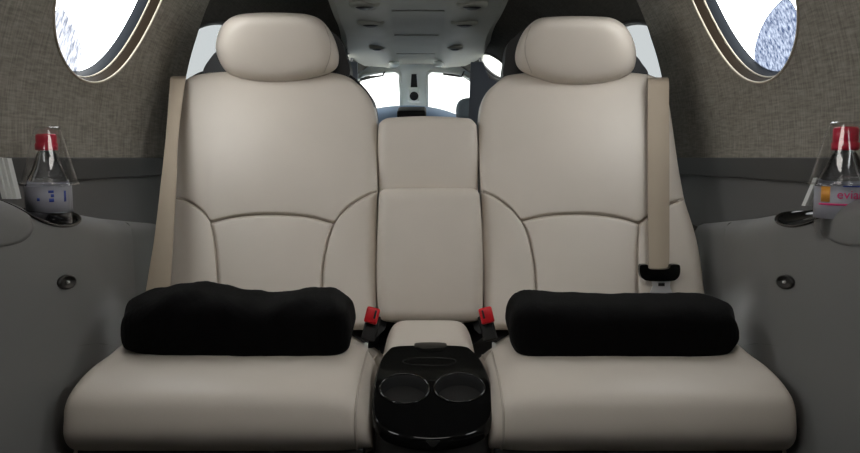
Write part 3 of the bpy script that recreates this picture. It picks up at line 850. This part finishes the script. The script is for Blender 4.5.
# ------------------------------------------------------------------ bottles, cups and leaflets on the ledges
def text_wrap(txt, size, cx, cy, cz, r, ang, m, parent, depth=.0006, rot90=False):
    cu = bpy.data.curves.new('print', 'FONT'); cu.body = txt; cu.size = size; cu.align_x = 'CENTER'; cu.align_y = 'CENTER'; cu.extrude = depth / 2; cu.resolution_u = 3
    ob = bpy.data.objects.new('print', cu); COL.objects.link(ob)
    bpy.context.view_layer.update()
    me = bpy.data.meshes.new_from_object(ob.evaluated_get(bpy.context.evaluated_depsgraph_get()))
    bm = bmesh.new(); bm.from_mesh(me); bmesh.ops.triangulate(bm, faces=bm.faces[:]); bmesh.ops.subdivide_edges(bm, edges=[e for e in bm.edges if e.calc_length() > .003], cuts=1)
    V = []
    for v in bm.verts:
        x, y, z = v.co
        if rot90: x, y = -y, x
        a = ang + x / r; rr = r + .0004 + z
        V.append(Vector((cx + rr * math.cos(a), cy + rr * math.sin(a), cz + y)))
    bm.verts.index_update()
    Fc = [tuple(v.index for v in f.verts) for f in bm.faces]; bm.free()
    bpy.data.objects.remove(ob); bpy.data.curves.remove(cu); bpy.data.meshes.remove(me)
    o = mesh('label_print', V, Fc, m, None, smooth=False); o.parent = parent
    return o

def patch(cx, cy, r, z0, z1, a0, a1, n=12):
    V = []; Fc = []
    for i in range(n + 1):
        a = a0 + (a1 - a0) * i / n
        for rr, z in ((r, z0), (r, z1), (r - .0006, z1), (r - .0006, z0)): V.append(Vector((cx + rr * math.cos(a), cy + rr * math.sin(a), z)))
    for i in range(n):
        for k in range(4): Fc.append((i * 4 + k, i * 4 + (k + 1) % 4, (i + 1) * 4 + (k + 1) % 4, (i + 1) * 4 + k))
    Fc.append((0, 1, 2, 3)); Fc.append(tuple(n * 4 + k for k in range(4)))
    return V, Fc

def bottle(x, y, R, label, prints, captop=134):
    zb = E0 + zt(DISH[0]) - .039
    z = lambda py: U(430, py, y).z
    b = empty('water_bottle', (x, y, zb), label, 'bottle', 'water bottles on the side consoles')
    sh = z(184) - zb; nk = z(151) - zb
    prof = [(0, .002), (R * .8, 0), (R * .97, .006), (R, .014), (R * .97, .03), (R, .036), (R, sh - .004), (R * .97, sh), (R * .86, sh + .012), (R * .68, sh + .024), (R * .46, nk - .006), (R * .36, nk - .001), (R * .36, nk + .004), (R * .2, nk + .004), (0, nk + .004)]
    mesh('bottle_body', *lathe(prof, (x, y, zb), n=56), M['water'], b)
    cp_ = z(captop) - zb
    cap = mesh('bottle_cap', *lathe([(0, nk + .001), (R * .48, nk + .001), (R * .50, nk + .004), (R * .50, nk + .012), (R * .44, nk + .013), (R * .46, nk + .015), (R * .46, cp_ - .003), (R * .40, cp_), (0, cp_)], (x, y, zb), n=40), M['cap'], b)
    lb = mesh('bottle_label', *patch(x, y, R + .0008, zb + .030, zb + sh - .003, 0, 2 * PI, 56), M['label'], b)
    for p in prints: p(x, y, R + .0012, zb, sh, lb)
    return b, sh, cp_, zb

face = -PI / 2
def pl_blue(x, y, r, zb, sh, lb):
    a0 = math.atan2(-y, -x)
    for t, s in (('eau', .010),):
        pass
    for k, (da, w, z0, z1) in enumerate(((.10, .20, .034, .040), (.14, .13, .042, .047), (.09, .22, .049, .053), (.72, .10, .034, .052), (-.45, .12, .036, .041))):
        o = mesh('label_print', *patch(x, y, r + .0003, zb + z0 + .014, zb + min(z1 + .014, sh - .004), a0 + da - w / 2, a0 + da + w / 2), M['blueprint']); o.parent = lb
def pl_text(x, y, r, zb, sh, lb):
    a0 = math.atan2(-y, -x)
    text_wrap('evian', .0185, x, y, zb + .066, r, a0 + .30, M['pink'], lb)
    o = mesh('label_print', *patch(x, y, r + .0003, zb + .055, zb + sh - .003, a0 - .62 - .19, a0 - .62 + .19), M['orange']); o.parent = lb
    o = mesh('label_print', *patch(x, y, r + .0003, zb + .0775, zb + .0795, a0 + .0, a0 + .8), M['blueprint']); o.parent = lb
    o = mesh('label_print', *patch(x, y, r + .0003, zb + .050, zb + .053, a0 - .9, a0 + .9), M['pink']); o.parent = lb

def cup(x, y, zrim, ztop, r0, r1, label):
    c = empty('plastic_cup', (x, y, zrim), label, 'cup', 'clear cups over the bottles')
    h = ztop - zrim
    prof = [(r0 + .0015, 0), (r0 + .002, .002), (r0, .004), (r1 + (r0 - r1) * .5, h * .5), (r1 + .0005, h * .94), (r1 - .002, h), (r1 * .5, h - .001), (0, h - .001)]
    # thin wall: outside then inside
    V, Fc = lathe(prof, (x, y, zrim), n=56)
    mesh('cup_wall', V, [f for f in Fc if len(f) == 4], M['cup'], c)
    mesh('cup_rim', *tube([Vector((x + (r0 + .0015) * math.cos(2 * PI * k / 56), y + (r0 + .0015) * math.sin(2 * PI * k / 56), zrim)) for k in range(56)], .0013, 6, True), M['cup'], c)
    return c

xl, yl = -.638, 1.205
bL, sh, cpz, zb = bottle(xl, yl, .0345, 'small water bottle with red cap on the left side console', [pl_blue])
cup(xl + .003, yl, U(430, 184, yl).z, U(430, 127, yl).z, .043, .0205, 'clear plastic cup upside down over the bottle on the left')
xr, yr = .622, 1.085
bR, sh, cpz, zb = bottle(xr, yr, .0375, 'small water bottle with red cap and pink print on the right side console', [pl_text], 127)
cup(xr - .002, yr, U(430, 184, yr).z, U(430, 122, yr).z, .0445, .0215, 'clear plastic cup upside down over the bottle on the right')

def leaflet(corners, Y, th, label):
    lf = empty('paper_leaflet', U(corners[3][0], corners[3][1], Y), label, 'leaflet', 'paper leaflets on the ledges')
    n = 3
    a, b, c, d = corners
    for i in range(n):
        f0, f1 = i / n, (i + .82) / n
        mix = lambda p, r_, f: (p[0] + (r_[0] - p[0]) * f, p[1] + (r_[1] - p[1]) * f)
        pts = [mix(a, b, f0), mix(a, b, f1), mix(d, c, f1), mix(d, c, f0)]
        mesh('leaf', *prism(pts, lambda p, q_: Y + .004 * i, th), M['paper'], lf, smooth=False)
leaflet([(-8, 157), (8, 158.5), (18, 199), (2, 199)], 1.10, .012, 'white paper leaflets leaning beside the left bottle')
leaflet([(817, 178), (822, 178), (814, 206), (805, 206)], 1.235, .012, 'white paper leaflets leaning beside the right bottle')

# ------------------------------------------------------------------ light
w = bpy.data.worlds.new('overcast'); scn.world = w; w.use_nodes = True; nt = w.node_tree
bg = nt.nodes['Background']; bg.inputs['Color'].default_value = (.965, .985, .975, 1); bg.inputs['Strength'].default_value = 6.0

def area(name, loc, target, size, power, col=(1, .96, .9)):
    l = bpy.data.lights.new(name, 'AREA'); l.shape = 'RECTANGLE'; l.size, l.size_y = size; l.energy = power; l.color = col
    o = bpy.data.objects.new(name, l); COL.objects.link(o); o.location = loc
    o.rotation_euler = (Vector(target) - Vector(loc)).to_track_quat('-Z', 'Y').to_euler(); return o
area('added_overhead_fill', (0, .55, E0 + .60), (0, 1.6, E0 + .05), (.5, .25), 2)  # unseen soft lamp, added to fill the seats from above; no such fixture modelled

# ------------------------------------------------------------------ camera
cam = bpy.data.cameras.new('camera'); cam.sensor_width = 36; cam.lens = F / 860 * 36; cam.clip_start = .02
co = bpy.data.objects.new('camera', cam); COL.objects.link(co)
co.location = (0, 0, E0); co.rotation_euler = (PI / 2 - PIT, 0, 0)
scn.camera = co
scn.view_settings.view_transform = 'Standard'; scn.view_settings.look = 'None'
scn.view_settings.gamma = 1; scn.view_settings.use_curve_mapping = False; scn.view_settings.exposure = .20
